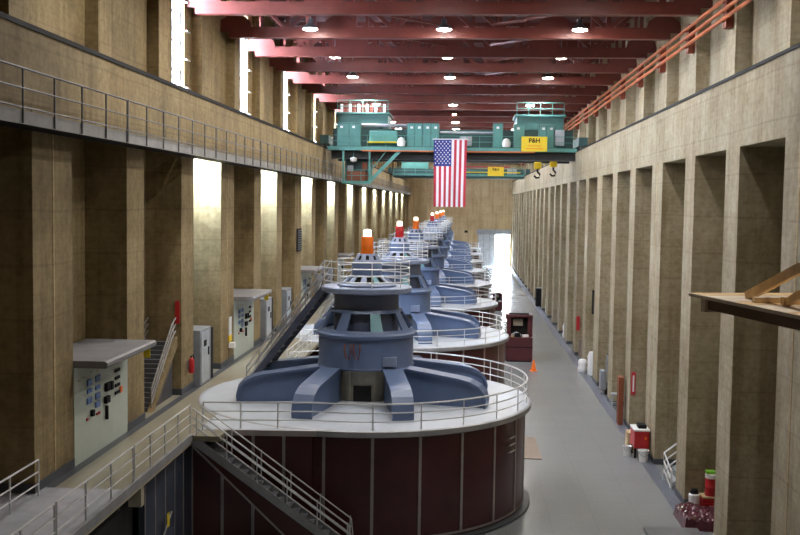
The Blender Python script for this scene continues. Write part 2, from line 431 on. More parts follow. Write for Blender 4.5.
for k in range(8):
    t = math.radians(-90+90*(k//2)); e0 = Vector((math.cos(t), math.sin(t), 0)); n0 = Vector((-e0.y, e0.x, 0)); sg_ = 1 if k % 2 else -1
    pa = e0*1.5 + n0*sg_*1.28; pb = e0*5.6 + n0*sg_*2.1
    e = (pb-pa).normalized(); s_ = Vector((-e.y, e.x, 0))
    a = B().prism(prof, lambda p, s: pa + e*p[0] + s_*(s-.5)*.6 + Vector((0,0,Z0+p[1])))
    for i in range(len(top)-1):
        q = [top[i], top[i+1], (top[i+1][0]-.09, top[i+1][1]-.09), (top[i][0]-.09, top[i][1]-(.09 if i else 0))]
        a.prism(q, lambda p, s: pa + e*p[0] + s_*(s-.5)*.9 + Vector((0,0,Z0+p[1])), 1)
    a.build('arm', ['blue', 'blue'], gen, False, 0)
ped = B().lathe([(1.55,ZD),(1.55,6.3)], 32)
for k in range(16):
    t = 2*PI*k/16; e = Vector((math.cos(t), math.sin(t), 0)); ped.bar(e*1.56+Vector((0,0,ZD)), e*1.56+Vector((0,0,6.2)), .1, .08, 0, e)
pd = ped.build('pedestal', 'beige', gen, True)
for k in range(4):
    t = math.radians(-90+90*k); e = Vector((math.cos(t), math.sin(t), 0))
    B().bar(e*1.58+Vector((0,0,ZD+.05)), e*1.58+Vector((0,0,ZD+.75)), .8, .16, 0, e).build('access_door', 'void', pd)
dr = B().lathe([(1.5,6.12),(2.22,6.12),(2.25,6.2),(2.2,6.28),(2.2,7.5),(2.3,7.56),(2.31,7.68),(2.22,7.76),(1.9,7.76)], 64).build('drum', 'blue', gen, True)
for dx in (-.62, -.22):               # copper fittings on the front of the drum
    p = [( dx-.1,-2.27,7.35),(dx-.12,-2.38,7.1),(dx-.05,-2.36,6.75),(dx+.12,-2.36,6.7),(dx+.18,-2.38,7.1),(dx+.16,-2.27,7.35)]
    B().tube(p, .035, 6).build('pipe_fitting', 'brown', dr, True)
B().box(.95,1.55,-2.1,-1.65,6.35,6.75).build('junction_box', 'blue_lt', dr)
# shoulder with eight openings
sh = B(); r0, z0, r1, z1 = 2.22, 7.76, 1.62, 8.78
def cone(f): return r0+(r1-r0)*f, z0+(z1-z0)*f
def patch(sh, a0, a1, f0, f1, m=0, th=.1, n=4):
    for i in range(n):
        b = len(sh.v)
        for t in (a0+(a1-a0)*i/n, a0+(a1-a0)*(i+1)/n):
            for f in (f0, f1):
                r, z = cone(f)
                sh.v += [(r*math.cos(t), r*math.sin(t), z), ((r-th)*math.cos(t), (r-th)*math.sin(t), z-th*.4)]
        for q in ((0,4,6,2),(1,3,7,5),(0,1,5,4),(2,6,7,3),(0,2,3,1),(4,5,7,6)): sh.face([b+j for j in q], m)
patch(sh, 0, 2*PI, 0, .14, 0, .1, 48); patch(sh, 0, 2*PI, .86, 1, 0, .1, 48)
for k in range(8):
    t = math.radians(-90-4+22.5+45*k); patch(sh, t-math.radians(7.5), t+math.radians(7.5), .13, .87, 1 if k == 0 else 0)
sh.build('shoulder', ['blue', 'teal_patch'], gen)
B().lathe([(1.9,7.7),(1.5,7.72),(1.5,9.54)], 40).build('neck', 'blue_dk', gen, True)
B().lathe([(1.45,9.5),(1.9,9.5),(2.08,9.56),(2.1,9.74),(2.05,9.78),(1.2,9.78)], 64).build('platform', 'blue_lt', gen, True)
r0, z0, r1, z1 = 1.28, 9.88, .72, 10.30
cw = B(); 
cw.lathe([(1.2,9.76),(1.36,9.79),(1.38,9.86),(1.3,9.93)], 48, cap0=False, cap1=False)
patch(cw, 0, 2*PI, 0, .15, 0, .05, 40); patch(cw, 0, 2*PI, .85, 1, 0, .05, 40)
for k in range(11):
    t = 2*PI*k/11+.1; patch(cw, t-.13, t+.13, .14, .86, 1 if k == 9 else 0, .05, 2)
cw.build('cowl', ['blue_lt', 'teal_patch'], gen)
B().lathe([(1.05,9.8),(.6,10.25)], 32).build('cowl_core', 'void', gen, True)
B().lathe([(.72,10.28),(.70,10.3),(.70,10.85),(.66,10.92)], 32).build('collar', 'blue', gen, True)
r0, z0, r1, z1 = .64, 10.92, .45, 11.27
vc = B(); patch(vc, 0, 2*PI, 0, .25, 0, .04, 32); patch(vc, 0, 2*PI, .8, 1, 0, .04, 32)
for k in range(9):
    t = 2*PI*k/9+.3; patch(vc, t-.2, t+.2, .24, .81, 0, .04, 2)
vc.lathe([(.46,11.26),(.05,11.29)], 24, cap0=False)
vc.build('vent_cap', 'blue_lt', gen)
B().lathe([(.5,10.92),(.38,11.24)], 20).build('vent_core', 'void', gen, True)
cap = B().lathe([(.28,11.27),(.30,11.29),(.285,11.6),(.29,11.63),(.28,11.66),(.28,12.02),(.26,12.06),(.19,12.06)], 24).build('beacon_shell', 'orange', gen, True)
B().lathe([(.19,12.05),(.19,12.33),(.15,12.38),(.03,12.40)], 20).build('beacon_lamp', 'beacon', gen, True)
pr = B()
a0, a1 = math.radians(-165), math.radians(140)
def arc(r, z, a0, a1, n, c=(0,0)): return [(c[0]+r*math.cos(a0+(a1-a0)*i/n), c[1]+r*math.sin(a0+(a1-a0)*i/n), z) for i in range(n+1)]
for z in (10.05, 10.35, 10.65, 10.95): pr.tube(arc(1.98, z, a0, a1, 40), .032, 6)
prr = pr.build('platform_railing', 'rail_white', gen, True)
for k in range(8):
    t = a0+(a1-a0)*k/7; B().tube([(1.98*math.cos(t),1.98*math.sin(t),9.76),(1.98*math.cos(t),1.98*math.sin(t),10.97)], .028, 6).build('post', 'rail_white', prr, True)
# stair from gallery to platform
A_, Z_ = Vector((-5.75,1.6,ZW)), Vector((-1.9,.55,9.72))
dirn = Vector((Z_.x-A_.x, Z_.y-A_.y, 0)).normalized(); side = Vector((-dirn.y, dirn.x, 0))
st = B()
for s_ in (-.45, .45): st.bar(A_+side*s_+Vector((0,0,.1)), Z_+side*s_-Vector((0,0,.1)), .07, .30)
stair = st.build('access_stair', 'blue_dk', gen)
for s_ in (-.45, .45):
    h = B()
    for dz in (.4, .72, 1.05): h.tube([A_+side*s_+Vector((0,0,dz)), Z_+side*s_+Vector((0,0,dz+.12))], .03, 6)
    for i in range(7):
        p = A_.lerp(Z_, i/6)+side*s_; h.tube([p+Vector((0,0,.05)), p+Vector((0,0,1.12))], .026, 6)
    h.build('handrail', 'steel', stair, True)
for i in range(18):
    p = A_.lerp(Z_, (i+.7)/19); B().bar(p-side*.43, p+side*.43, .24, .04, 0).build('tread', 'tread', stair)

GX, GY, GS = -4.49, 47.0, 23.4
# curved deck railing, a thing of its own
dk = empty('deck_railing', (0,0,0), '', 'railing', 'guardrails round the generator decks')
ra0, ra1 = math.radians(-100), math.radians(128)
for z in (.38, .73, 1.08):
    B().tube([(-10.15-GX,39.2-GY,ZD+z)]+arc(7.48, ZD+z, ra0, ra1, 80), .035 if z > 1 else .026, 6).build('rail', 'rail_white', dk, True)
for x_ in (-10.15-GX, -4.2, -2.75): B().tube([(x_,-7.8+.43*(x_+5.66)/4.4,ZD+.05),(x_,-7.8+.43*(x_+5.66)/4.4,ZD+1.1)], .03, 6).build('post', 'rail_white', dk, True)
for k in range(15):
    t = math.radians(-90+7.8) + 2*PI/24*k
    B().tube([(7.48*math.cos(t),7.48*math.sin(t),ZD+.05),(7.48*math.cos(t),7.48*math.sin(t),ZD+1.1)], .03, 6).build('post', 'rail_white', dk, True)
GX, GY, GS = -4.49, 47.0, 23.4
desc = ['nearest big blue hydro generator on its maroon drum housing with orange topped beacon',
        'blue hydro generator with a red beacon, directly behind the nearest orange capped one',
        'third blue hydro generator in the row, orange beacon on top',
        'fourth blue hydro generator in the row, with the top tower and beacon missing',
        'fifth blue hydro generator in the row, red beacon behind the one without a tower',
        'sixth blue hydro generator in the row, orange beacon just behind the far red one',
        'seventh blue hydro generator in the row, second last with orange beacon',
        'last blue hydro generator in the row by the end wall, orange beacon']
cap_red = cap.data.copy(); cap_red.materials[0] = M['red']
for k in range(8):
    if k == 0: g = gen; g.location = (GX, GY, 0); g['label'] = desc[0]
    else: g = dup(gen, (GX, GY+GS*k, 0), desc[k])
    for ch in list(g.children):
        nm = ch.name.split('.')[0]
        if k in (1, 4) and nm == 'beacon_shell': ch.data = cap_red
        if k == 3 and nm in ('beacon_shell','beacon_lamp','vent_cap','vent_core','collar','cowl','cowl_core'):
            bpy.data.objects.remove(ch)
    lab = 'pale steel guardrail curving round the white deck of the %s generator from the camera' % ORD[k]
    if k == 0: dk.location = (GX, GY, 0); dk['label'] = lab
    else: dup(dk, (GX, GY+GS*k, 0), lab)
bpy.data.objects.remove(bpy.data.objects['x']) if 'x' in bpy.data.objects else None

# ------------------------------------------------------------------ straight railings
def railing(name, p, q, h, n, mat, label, cat='railing', group=None, levels=3, r=.03, zs=None):
    p = Vector(p); q = Vector(q)
    e = empty(name, p, label, cat, group); d = q-p
    for i in range(levels):
        z = zs[i] if zs else h*(i+1)/levels; B().tube([(0,0,z), d+Vector((0,0,z))], r if i == levels-1 else r*.8, 6).build('rail', mat, e, True)
    for k in range(n):
        c = d*(k/(n-1)); B().tube([c, c+Vector((0,0,h))], r*.95, 6).build('post', mat, e, True)
    return e
for k, (a, b_, n) in enumerate(((19.0,25.0,4),(25.12,31.2,4),(31.32,37.9,5))):
    railing('gallery_railing', (-10.32,a,ZW+.11), (-10.32,b_,ZW+.11), 1.1, n, 'rail_white',
        ['steel gallery railing section at the bottom left edge of the picture', 'middle steel railing section along the gallery edge before the control cubicle',
         'steel railing section on the gallery edge ending at the top of the stair'][k], group='gallery edge railings')
railing('gallery_railing', (-12.75,20,ZW), (-12.75,29.7,ZW), 1.1, 6, 'rail_white', 'short pale railing on the wall side of the gallery against the first concrete column')
for k in range(7):
    railing('gallery_railing', (-9.3,53.4+GS*k,ZW), (-9.3,62.0+GS*k,ZW), 1.1, 6, 'rail_white',
        'straight gallery railing in the gap behind the %s generator' % ORD[k], group='gallery railings between generators')
for k in range(9):
    a = 12+GS*k
    railing('balcony_railing', (-11.87,a+.03,15.62), (-11.87,a+GS-.05,15.62), 1.46, 12, 'rail_dk',
        'dark three-bar railing on the high left balcony, %s section from the camera' % ORD[k], group='balcony railing sections', zs=(.42,.93,1.46))

# ------------------------------------------------------------------ big stair in front of the first generator
bs = empty('steel_stair', (-10.26, 38.4, 0), 'steel stair going down from the gallery corner across the front of the nearest generator', 'stair')
for y in (-.36, .5):
    B().prism([(0,ZW+.05),(6.45,.1),(6.45,0),(6.05,0),(0,ZW-.34)], lambda p, s: (p[0], y-.03+s*.06, p[1])).build('stringer', 'rim', bs)
    h = B()
    for dz in (.33, .62, .95): h.tube([Vector((0,y,ZW+dz+.1)), Vector((6.05,y,dz+.37)), Vector((6.15,y,.2))] if dz > .9 else [Vector((0,y,ZW+dz+.1)), Vector((6.05,y,dz+.37))], .03, 6)
    hr = h.build('handrail', 'rail_white', bs, True)
    for i in range(6):
        x = .15+i*1.17; z = ZW+.05-(ZW-.05)*x/6.45
        B().tube([(x,y,z-.1),(x,y,z+1.02)], .028, 6).build('post', 'rail_white', hr, True)
B().prism([(0,ZW-.34),(6.05,0),(4.45,0),(0,4.2)], lambda p, s: (p[0], -.3+s*.04, p[1])).build('skirt_panel', 'maroon', bs)
B().bar((0,-.32,4.2),(4.43,-.32,.02),.06,.07).build('skirt_trim', 'joint', bs)
for i in range(22):
    f = (i+.5)/22; B().box(6.4*f-.15, 6.4*f+.15, -.33, .47, (ZW)*(1-f)-.13, (ZW)*(1-f)-.09).build('tread', 'tread', bs)

# ------------------------------------------------------------------ control cubicles with canopies
cub = empty('control_cubicle', (0,0,0), '', 'control cubicle', 'control cubicles in the left recesses')
L = 5.47
B().box(-DEP+.05, .02, .03, L-.03, ZW, 7.98).build('cabinet_body', 'panel', cub)
B().prism([(-DEP+.05,7.98),(1.1,7.98),(1.16,8.05),(1.16,8.16),(1.08,8.22),(-DEP+.05,8.22)], lambda p, s: (p[0], .02+s*(L-.04), p[1])).build('canopy', 'canopy', cub)
fx = .025
def fac(name, u, z, w, h, mat, d=.05):
    z = 6.95+(z-6.6)*.8; h *= .72
    B().box(fx, fx+d, u-w/2, u+w/2, z-h/2, z+h/2).build(name, mat, cub, False, .008)
for u, z in ((1.35,6.98),(1.35,6.62),(1.35,6.2),(2.15,7.0),(2.15,6.6),(2.15,6.22),(2.15,5.85)): fac('meter', u, z, .42, .30 if z not in (6.62,6.6) else .2, 'meter')
for u, z, w, h in ((3.05,6.42,.35,.42),(3.45,6.40,.2,.42),(3.0,5.85,.4,.34),(1.55,5.6,.2,.3)): fac('switch', u, z, w, h, 'black', .12)
fac('handle', 3.0, 5.25, .08, .7, 'black', .1)
for z in (6.95, 6.6, 6.25, 5.9): fac('recorder', 4.2, z, .5, .16, 'black')
fac('lamp_cluster', 4.6, 5.95, .25, .32, 'orange')
for u in (1.15, 2.1, 2.3): fac('push_button', u, 5.42, .14, .12, 'red')
for u, z in ((.5,7.25),(.95,7.3),(1.6,7.4),(2.2,7.35),(3.2,7.45),(3.9,7.5)): fac('name_plate', u, z, .22, .08, 'cardb', .015)
B().box(.7, .95, L-.16, L-.12, 7.55, 7.95).build('grille', 'yellow', cub)
cy = [y+w for (y, w) in LC if w > 3 and y > 25]
for k, y in enumerate(cy[:7]):
    lab = 'pale green control cubicle with blue meters under a grey canopy, %s from the camera' % ORD[k]
    if k == 0: cub.location = (XL, y, 0); cub['label'] = lab
    else: dup(cub, (XL, y, 0), lab)
# tall grey cabinets beside columns
gc = empty('switch_cabinet', (0,0,0), '', 'cabinet', 'grey cabinets along the gallery wall')
B().box(-1.0,.35,0,2.0,ZW,7.35).build('body', 'grey', gc, False, .03)
dpt = B().box(.35,.39,.08,1.5,ZW+.15,7.2).build('door', 'grey_lt', gc)
B().box(.39,.44,1.3,1.38,6.0,6.4).build('handle', 'black', dpt)
B().box(.39,.40,.5,1.0,6.5,6.8).build('gauge', 'black', dpt)
B().box(-.8,.3,2.0,2.7,ZW,7.2).build('side_unit', 'black', gc)
cs = [(48.3,'grey switch cabinet beside the column with the fire extinguisher'), (64.6,'grey switch cabinet just past the second cubicle with a canopy'), (72.2,'blue grey switch cabinet beside the third cubicle, behind the stair of the nearest generator'),
      (88.2,'grey switch cabinet deep along the left gallery, behind the third cubicle'), (96.0,'small looking far grey switch cabinet on the left gallery wall')]
for k, (y, lab) in enumerate(cs):
    if k == 0: gc.location = (XL-.05, y, 0); gc['label'] = lab
    else: dup(gc, (XL-.05, y, 0), lab)
# stair in the second recess
rs = empty('recess_stair', (XL, 42.0, ZW), 'short stair with shiny handrails climbing inside the recess beside the first cubicle', 'stair')
for i in range(15): B().box(-1.55,-.35,.1+i*.24,.1+i*.24+.3,0,.17*(i+1)).build('step', 'tread', rs)
B().prism([(0,0),(.35,0),(3.85,2.3),(3.85,2.75),(3.55,2.7)], lambda p, s: (-.35+s*.22, p[0], p[1])).build('stringer', 'conc_warm', rs)
for x in (-.22, -1.5):
    h = B()
    for dz in (.35,.65,.95): h.tube([(x,.2,dz),(x,3.3,dz+2.45),(x,3.85,dz+2.65)], .04, 6)
    for y in (.25,1.9,3.5): h.tube([(x,y,.05+.76*(y-.2)),(x,y,.95+.78*(y-.2))], .026, 6)
    h.build('handrail', 'steel', rs, True)
tag(B().box(XL-.26, XL-.06, 45.93, 45.99, 7.95, 9.0).build('door_sign', 'red'), 'red sign on the column face at the head of the recess stair', 'sign')
# fire extinguisher on third column
def extinguisher(loc, rz, label, s=1):
    e = empty('fire_extinguisher', loc, label, 'fire extinguisher', None, rz)
    B().lathe([(.09,0),(.12,.03),(.12,.5),(.08,.6),(.04,.64)], 16).build('cylinder', 'red', e, True)
    B().lathe([(.045,.63),(.045,.7)], 10).build('valve', 'black', e, True)
    B().tube([(0,0,.7),(.1,-.05,.74),(.18,-.05,.6),(.17,-.05,.2)], .02, 6).build('hose', 'black', e, True)
    B().box(-.05,.05,.1,.17,.15,.5).build('mounting_bracket', 'grey', e)
    e.scale = (s,s,s); return e
extinguisher((XL+.21, 47.0, 5.5), PI/2, 'red fire extinguisher hung on the column face beside the grey cabinet', 1.15)
sg = empty('safety_shower_sign', (XL+.03, 55.6, 5.9), 'white and yellow emergency notice on the wide column before the second cubicle', 'sign')
B().box(0,.05,-.3,.3,.3,1.3).build('board', 'white', sg); B().box(0,.06,-.3,.3,-.05,.28).build('lower_board', 'yellow', sg)
B().box(0.0,.3,-.25,.25,-.4,-.12).build('basin', 'white', sg)
vg = B().box(0,.08,-1.0,1.0,0,1.75)
for k in range(9): vg.box(.08,.11,-.9,.9,.1+k*.18,.2+k*.18, 1)
o = vg.build('wall_grille', ['black','rail_dk']); o.location = (XL+.02, 79.0, 9.8); tag(o, 'black louvred loudspeaker grille high on a left column above the third cubicle', 'grille')
# door lever and yellow tag below the gallery
lv = empty('lever_valve', (-10.57, 35.3, 0), 'lever with a yellow caution tag on the blue wall under the gallery', 'valve')
B().tube([(0,-.45,1.7),(.12,-.45,1.7),(.15,.5,2.35)], .03, 6).build('lever', 'steel', lv, True)
B().tube([(.05,.3,1.3),(.3,.3,1.3)], .1, 8).build('valve_body', 'black', lv, True)
B().box(.17,.18,-.15,.12,1.95,2.45).build('tag', 'yellow', lv)
B().box(.0,.05,-.2,1.1,-.0,1.62).build('hatch', 'blue_dk', lv)

# ------------------------------------------------------------------ cranes
def lettering(txt, size, mat, parent, loc, rot, name='lettering'):
    cu = bpy.data.curves.new('t', 'FONT'); cu.body = txt; cu.size = size; cu.extrude = .012; cu.align_x = 'CENTER'; cu.offset = size*.02
    to = bpy.data.objects.new('t', cu); COL.objects.link(to)
    dg = bpy.context.evaluated_depsgraph_get(); me = bpy.data.meshes.new_from_object(to.evaluated_get(dg))
    bpy.data.objects.remove(to); me.materials.clear(); me.materials.append(M[mat])
    o = bpy.data.objects.new(name, me); COL.objects.link(o); o.parent = parent; o.location = loc; o.rotation_euler = rot
    return o
def grid_rail(b, x0, x1, y, z, h, step, r=.03):
    n = max(1, round((x1-x0)/step))
    for k in range(n+1): b.box(x0+(x1-x0)*k/n-r, x0+(x1-x0)*k/n+r, y-r, y+r, z, z+h)
    for f in (.5, 1): b.box(x0, x1, y-r, y+r, z+h*f-r, z+h*f+r)
    return b
cr = empty('bridge_crane', (0, 93, 18.72), 'large teal bridge crane across the hall with cab, cabinets and yellow sign', 'crane')
def cp(name, mat, *boxes, parent=None, bevel=0):
    b = B()
    for q in boxes: b.box(*q)
    return b.build(name, mat, parent or cr, False, bevel)
cp('girder', 'girder', (-12.4,9.9,1.0,2.0,-1.05,-.05)); cp('girder', 'girder', (-12.4,9.9,6.2,7.2,-1.05,-.05))
for x in (-13.15, 10.28):
    e = cp('end_truck', 'teal_dk', (x-.2,x+.6,0,8,.25,1.05), bevel=.04)
    for y in (1, 7): B().tube([(x+.05,y,.3),(x+.35,y,.3)], .3, 16).build('wheel', 'grey', e, True)
pl = cp('walkway', 'teal', (-12.6,9.9,-.1,1.3,-.30,.02))
cp('conductor_strip', 'buso', (-9.5,6.2,-.16,-.1,-.42,-.3))
grid_rail(B(), -12.4, 9.7, -.05, 0, 1.05, 1.7, .025).build('walkway_railing', 'teal', cr)
for (x0, x1, z1) in ((-11.8,-9.6,2.2),(-5.4,-4.0,2.2),(-3.95,-2.5,2.2),(2.4,3.3,2.25),(4.25,5.25,2.2),(6.5,7.9,2.2)):
    c_ = cp('cabinet', 'teal_mid', (x0,x1,.25,1.1,.02,z1), bevel=.03)
    nd = 2 if x1-x0 > 1.2 else 1
    for k in range(nd):
        a = x0+(x1-x0)*k/nd; d_ = cp('door', 'teal', (a+.05,a+(x1-x0)/nd-.05,.21,.25,.12,z1-.1), parent=c_)
        B().box(a+.3,a+.55,.195,.21,z1-.5,z1-.3).build('name_plate', 'white', d_)
cp('resistor_bank', 'grey_lt', (7.95,8.8,.2,1.0,.3,1.7), bevel=.03); cp('motor', 'grey_lt', (-.6,.5,.4,1.1,.2,1.1), bevel=.05)
cp('machinery_screen', 'teal_dk', (-12.3,9.7,1.5,1.6,.02,1.75))
cp('hoist_drum', 'teal', (-8.9,-6.3,.5,1.2,.5,1.5), bevel=.1)
B().tube([(-9.6,.9,2.0),(-5.4,.9,2.0)], .16, 10).build('drive_shaft', 'grey', cr, True)
B().tube([(-9.0,.2,.45),(-6.0,.2,.45)], .09, 8).build('handrail_bar', 'yellow', cr, True)
B().tube([(-2.4,.9,1.4),(2.4,.9,1.4)], .12, 8).build('drive_shaft', 'grey', cr, True)
for x in (-5.9, 3.6): B().lathe([(.05,.05),(.35,.1),(.4,.5),(.25,.8),(.05,.9)], 12, (x,.0)).build('brake_unit', 'white', cr, True)
for (x0, x1, dz) in ((-12.0,-7.3,0),(4.6,8.9,-.1)):
    t_ = cp('trolley', 'teal_mid', (x0,x1,2.2,6.4,1.9+dz,3.1+dz), (x0-.2,x1+.2,2.0,6.6,3.1+dz,3.3+dz), bevel=.04)
    grid_rail(B(), x0, x1, 2.05, 3.3+dz, 1.1, 1.2, .03).build('trolley_railing', 'teal', t_)
    if x0 < 0:
        for k in range(11): cp('sheave', 'white' if k % 2 == 0 else 'red_steel', (x0+.2+k*.4,x0+.42+k*.4,2.6,2.9,3.3,4.1), parent=t_)
    for x in (x0+.5, x1-.9): cp('trolley_leg', 'teal_dk', (x,x+.4,2.6,3.0,0,1.95+dz), parent=t_)
# cab hanging below the left end
cab = cp('operator_cab', 'teal', (-11.3,-8.7,-.1,2.2,-3.35,-3.1))
for x in (-11.25, -8.85):
    for y in (-.05, 2.1): cp('cab_post', 'teal', (x,x+.16,y,y+.16,-3.1,-.3), parent=cab)
cp('cab_wall', 'teal_dk', (-11.1,-9.0,1.95,2.0,-3.1,-.3), parent=cab)
cp('control_desk', 'brown', (-10.9,-9.2,.6,1.3,-3.1,-2.2), parent=cab)
B().lathe([(.05,-1.4),(.3,-1.3),(.32,-1.0),(.05,-.9)], 12, (-10.3,.6)).build('cab_lamp', 'white', cab, True)
B().tube([(-10.3,.6,-.9),(-10.3,.6,-.3)], .04, 6).build('lamp_rod', 'teal', cab, True)
for x, z, w_ in ((-10.95,-2.0,.5),(-9.6,-1.7,.45),(-9.4,-2.6,.35)): B().box(x,x+w_,1.5,1.9,z-.35,z+.35).build('control_box', 'grey_lt' if x < -10 else 'brown', cab)
grid_rail(B(), -11.2, -8.7, -.05, -3.1, 1.0, .8, .025).build('cab_railing', 'teal', cab)
B().bar((-8.7,.1,-3.1),(-6.0,.1,-.3),.12,.3).build('cab_stair', 'teal', cab)
B().bar((-8.7,.1,-2.2),(-7.2,.1,-.3),.08,.08).build('cab_brace', 'teal', cab)
sgn = cp('crane_sign', 'yellow', (4.95,7.25,-.2,-.14,-.28,1.05))
lettering('P&H', .55, 'black', sgn, (6.1,-.21,.52), (PI/2,0,0))
B().box(5.5,6.7,-.21,-.2,.2,.25).build('text_line', 'orange', sgn); B().box(5.3,6.9,-.21,-.2,-.05,.0).build('text_line', 'orange', sgn)
for x, z in ((6.65,-1.4), (8.1,-1.2)):
    hk = cp('hook_block', 'yellow', (x-.32,x+.32,2.6,3.1,z-.35,z+.3), bevel=.08)
    B().tube([(x,2.85,z+.3),(x,2.85,2.0)], .05, 6).build('wire_rope', 'black', hk, True)
    B().tube([(x,2.85,z-.3),(x,2.85,z-.6),(x+.22,2.85,z-.85),(x+.15,2.85,z-1.12),(x-.12,2.85,z-1.15),(x-.3,2.85,z-.95)], .09, 8).build('hook', 'black', hk, True)
# second crane, far down the hall
c2 = empty('bridge_crane', (0,174,18.72), 'second far bridge crane with a small yellow sign, seen beyond the flag', 'crane')
def c2p(name, mat, *boxes):
    b = B()
    for q in boxes: b.box(*q)
    return b.build(name, mat, c2)
c2p('girder', 'teal_dk', (-12.4,9.9,.5,1.6,-.6,.9)); c2p('girder', 'teal_dk', (-12.4,9.9,5.5,6.6,-.6,.9))
c2p('walkway', 'teal', (-12.4,9.9,-.3,.5,-.3,.0))
for x in (-13.1, 10.3): c2p('end_truck', 'teal_dk', (x-.15,x+.55,0,7,.05,1.0))
grid_rail(B(), -12.2, 9.7, -.25, 0, 1.1, 1.8, .035).build('walkway_railing', 'teal', c2)
c2p('trolley', 'teal', (-11,-6.5,1.5,6,.9,2.6)); c2p('motor', 'grey_lt', (7.0,8.6,.0,.45,.1,1.0)); c2p('motor', 'grey_lt', (-1.5,-.2,.0,.45,.1,1.0))
c2p('conductor_strip', 'red', (0,7.4,-.33,-.3,1.15,1.35)); c2p('handrail_bar', 'yellow', (-1.5,9.2,-.33,-.3,.25,.42))
s2 = c2p('crane_sign', 'yellow', (3.7,6.4,-.45,-.4,-.25,1.25))
lettering('P&H', .6, 'black', s2, (5.05,-.46,.65), (PI/2,0,0))

# ------------------------------------------------------------------ flag
FW, FH, FX, FYY, FZ = 3.0, 6.05, -2.93, 92.6, 19.42
fe = empty('hanging_flag', (FX, FYY, FZ-FH), 'large striped flag with white stars on blue, hanging from the crane', 'flag')
def rip(u, v): return .10*math.sin(u*9.5+.5*v)*min(1, v*1.2+.15) + .07*math.sin(u*4+v*3)*v
nx, nz = 65, 48
fb = B()
for j in range(nz+1):
    for i in range(nx+1):
        u, v = i/nx, j/nz; sq = 1-.05*v*(.5+.5*math.sin(v*2.5))
        fb.v.append(((u-.5)*FW*sq+FW/2, rip(u,v), FH*(1-v)))
for j in range(nz):
    for i in range(nx):
        a = j*(nx+1)+i; s_ = i//5
        m = 2 if (s_ < 7 and j < nz*.385) else (0 if s_ % 2 == 0 else 1)
        fb.face([a, a+1, a+nx+2, a+nx+1], m)
cloth = fb.build('cloth', ['flag_red','flag_white','flag_blue'], fe, True)
sb = B()
for row in range(11):
    for cix in range(9):
        if (row+cix) % 2: continue
        u = (cix+1)/10*(7/13); v = (row+1)/12*.385; sq = 1-.05*v*(.5+.5*math.sin(v*2.5))
        x = (u-.5)*FW*sq+FW/2; z = FH*(1-v); b0 = len(sb.v); yy = rip(u,v)-.03
        for k in range(10):
            r = .085 if k % 2 == 0 else .036; t = PI/2+PI*k/5; sb.v.append((x+r*math.cos(t), yy, z+r*math.sin(t)))
        sb.face(list(range(b0, b0+10)), 0)
sb.build('star_field', 'flag_white', cloth)
B().tube([(-.1,-.0,FH+.03),(FW+.1,-.0,FH+.03)], .05, 8).build('flag_pole', 'rail_white', fe, True)
for x in (.2, FW-.2): B().tube([(x,0,FH+.03),(x,.3,FH+.25)], .02, 6).build('cord', 'rail_white', fe, True)

# ------------------------------------------------------------------ bus bars on the right upper wall
bu = empty('bus_bar_run', (11.45, 40, 18.72), 'three orange bus bars running along the upper right wall on brackets', 'bus bars')
for z in (22.1, 22.5, 22.95): B().tube([(0,-20,z-18.72),(0,182,z-18.72)], .085, 8).build('bus_bar', 'buso', bu, True)
for p in UR:
    if p > 218: continue
    bk = B().box(.1,.44,p-40+.4,p-40+1.0,3.0,4.5)
    bb_ = bk.build('mounting_bracket', 'busr', bu)
    for z in (22.1, 22.5, 22.95): B().tube([(0,p-40+.7,z-18.72),(.3,p-40+.7,z-18.72-.02)], .11, 8).build('insulator', 'brown', bb_, True)

# ------------------------------------------------------------------ main floor things
def governor(y, s, label):
    g = empty('governor_cabinet', (3.75, y, 0), label, 'machine cabinet', 'maroon governor cabinets')
    B().box(0,2.3,0,2.0,.1,2.15).build('lower_cabinet', 'maroon_cab', g, False, .03)
    B().box(.1,2.2,.05,1.95,0,.1).build('plinth', 'black', g)
    B().box(-.02,2.32,-.03,.0,1.25,1.32).build('trim_strip', 'black', g)
    B().box(0,.42,.5,2.0,2.15,3.85).build('side_frame', 'maroon_cab', g, False, .03); B().box(1.88,2.3,.5,2.0,2.15,3.85).build('side_frame', 'maroon_cab', g, False, .03)
    B().box(0,2.3,.4,2.0,3.85,4.05).build('hood', 'maroon_cab', g, False, .03); B().box(.42,1.88,1.8,1.95,2.15,3.85).build('back_panel', 'void', g)
    B().box(.25,2.0,.8,1.6,4.05,4.15).build('top_vent', 'black', g)
    B().box(.65,1.5,1.4,1.8,3.0,3.6).build('gauge_board', 'beige', g)
    B().tube([(.5,.3,2.3),(.9,.35,2.5),(1.3,.3,2.3)], .12, 8).build('pipe', 'grey', g, True)
    B().tube([(1.0,.3,2.15),(1.0,.3,2.5)], .25, 10).build('hand_wheel', 'black', g, True)
    B().box(1.4,1.95,.15,.5,2.15,2.35).build('tray', 'white', g); B().box(.45,.65,.1,.3,2.15,2.35).build('valve', 'cardb', g)
    g.scale = (s,s,s); return g
governor(88.6, 1, 'maroon governor cabinet with an open dark front standing on the floor by the traffic cone')
governor(131.5, .55, 'smaller looking maroon governor cabinet farther down the aisle beside the generators')
cn = empty('traffic_cone', (5.85, 83.9, 0), 'orange traffic cone on the floor in front of the maroon cabinet', 'traffic cone')
B().box(-.28,.28,-.28,.28,0,.06).build('foot', 'orange', cn); B().lathe([(.22,.06),(.07,.9),(.05,.92)], 16).build('body', 'orange', cn, True)
tag(B().box(2.6,4.35,54.4,59.6,.005,.04).build('plywood_sheet', 'brown_lt'), 'thin brown plywood sheet lying on the floor against the nearest generator', 'sheet')
vb = empty('louvre_vent', (GX, GY, 0), 'small metal louvre fitting on the maroon side of the nearest generator', 'vent')
